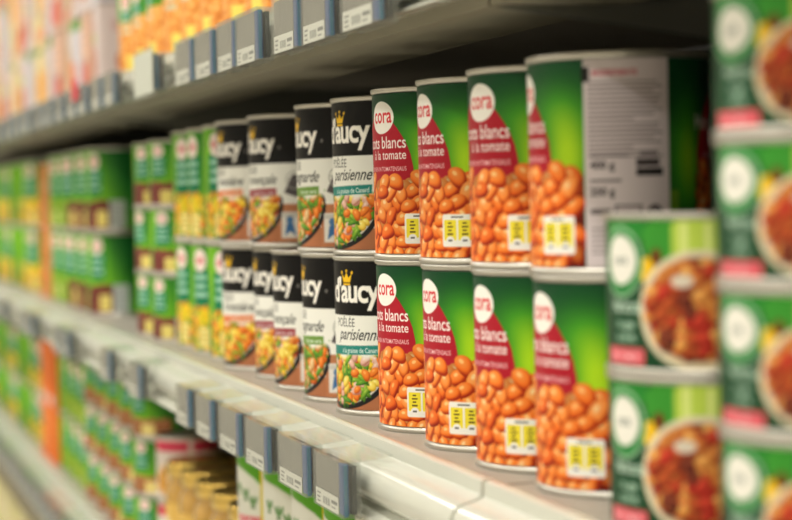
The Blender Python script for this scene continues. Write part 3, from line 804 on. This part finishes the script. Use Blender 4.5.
# loose tickets on the upper rail
t = bpy.data.objects.new('wide_shelf_ticket', None); C.objects.link(t); t.location = (-.955, -.1115, Z0 + ZU - .046)
MB().box(0, .11, 0, .0006, .004, .044).build('ticket_card', mat('ticket_white', (196, 200, 188), .6), t)
MB().box(0, .11, .0007, .0012, 0, .048).build('clear_sleeve', M['clear'], t)
MB().box(.01, .10, .0012, .022, .030, .032).build('rail_clip', M['clear'], t)
tag(t, 'wide white paper ticket clipped to the upper shelf rail', 'price tag')
t = bpy.data.objects.new('red_shelf_ticket', None); C.objects.link(t); t.location = (-1.43, -.1115, Z0 + ZU - .022)
MB().box(0, .05, 0, .0006, .0, .026).build('ticket_card', M['red'], t)
MB().box(.01, .04, .0006, .022, .012, .0128).build('rail_clip', M['clear'], t)
tag(t, 'small red ticket clipped to the upper shelf rail', 'price tag')
for i in range(30):
    put_holder(-1.35 - .098 * i, -.110, ZL - .005, 1.15, 'blurred price tag holder in the close row along the lower shelf rail', 'price tag holders on the lower shelf rail')

# ------------------------------------------------------------------ the shop around it
def struct(name, mb, m):
    o = mb.build(name, m); o['kind'] = 'structure'; return o
struct('floor', MB().box(-7, 4, -3.6, 1.2, -.05, 0), M['floor'])
struct('ceiling', MB().box(-7, 4, -3.6, 1.2, 3.1, 3.15), M['wall'])
struct('wall_back', MB().box(-7, 4, 1.2, 1.25, 0, 3.1), M['wall'])
struct('wall_left', MB().box(-7.05, -7, -3.6, 1.2, 0, 3.1), M['wall'])
struct('wall_right', MB().box(4, 4.05, -3.6, 1.2, 0, 3.1), M['wall'])
struct('wall_front', MB().box(-7, 4, -3.65, -3.6, 0, 3.1), M['wall'])

# ceiling lamps over the aisle (real tubes, each with an area light at its face)
em = bpy.data.materials.new('lamp_diffuser'); em.use_nodes = True
nb = em.node_tree.nodes['Principled BSDF']; nb.inputs['Emission Color'].default_value = (1, .95, .84, 1); nb.inputs['Emission Strength'].default_value = 6
POW = 12.5
for i, (x, y) in enumerate([(x, y) for y in (-.85, -2.3) for x in (2.6, 1.1, -.4, -1.9, -3.4, -4.9)]):
    root = bpy.data.objects.new('ceiling_lamp', None); C.objects.link(root); root.location = (x, y, 2.98)
    MB().box(-.62, .62, -.09, .09, .0, .118).build('housing', M['lampbody'], root, bevel=.004)
    MB().box(-.60, .60, -.07, .07, -.01, 0).build('diffuser', em, root)
    tag(root, 'long fluorescent ceiling lamp above the aisle', 'lamp', 'ceiling lamps above the aisle')
    l = bpy.data.lights.new('lamp_light', 'AREA'); l.shape = 'RECTANGLE'; l.size = 1.2; l.size_y = .14; l.energy = POW; l.color = (1, .955, .875)
    lo = bpy.data.objects.new('lamp_light', l); C.objects.link(lo); lo.parent = root; lo.location = (0, 0, -.02)

w = bpy.data.worlds.new('World'); bpy.context.scene.world = w; w.use_nodes = True
w.node_tree.nodes['Background'].inputs[0].default_value = (.9, .95, .85, 1); w.node_tree.nodes['Background'].inputs[1].default_value = .19

# ------------------------------------------------------------------ camera
cam = bpy.data.cameras.new('Camera'); co = bpy.data.objects.new('Camera', cam); C.objects.link(co)
yaw, pit, roll, f = .2895697, .0343297, -.0231587, 1977.61
F = np.array([-math.cos(yaw) * math.cos(pit), math.sin(yaw) * math.cos(pit), -math.sin(pit)])
Rt = np.cross(F, [0, 0, 1]); Rt /= np.linalg.norm(Rt); U = np.cross(Rt, F)
R2 = Rt * math.cos(roll) + U * math.sin(roll); U2 = -Rt * math.sin(roll) + U * math.cos(roll)
co.matrix_world = Matrix(((R2[0], U2[0], -F[0], CAM[0]), (R2[1], U2[1], -F[1], CAM[1]), (R2[2], U2[2], -F[2], CAM[2] + Z0), (0, 0, 0, 1)))
cam.sensor_width = 36; cam.lens = f / 792 * 36; cam.clip_start = .02; cam.clip_end = 50
cam.dof.use_dof = True; cam.dof.focus_distance = 1.36; cam.dof.aperture_fstop = 5.8
bpy.context.scene.camera = co
vs = bpy.context.scene.view_settings
vs.view_transform = 'Standard'; vs.look = 'None'; vs.exposure = 0.08; vs.gamma = 1.0; vs.use_curve_mapping = False
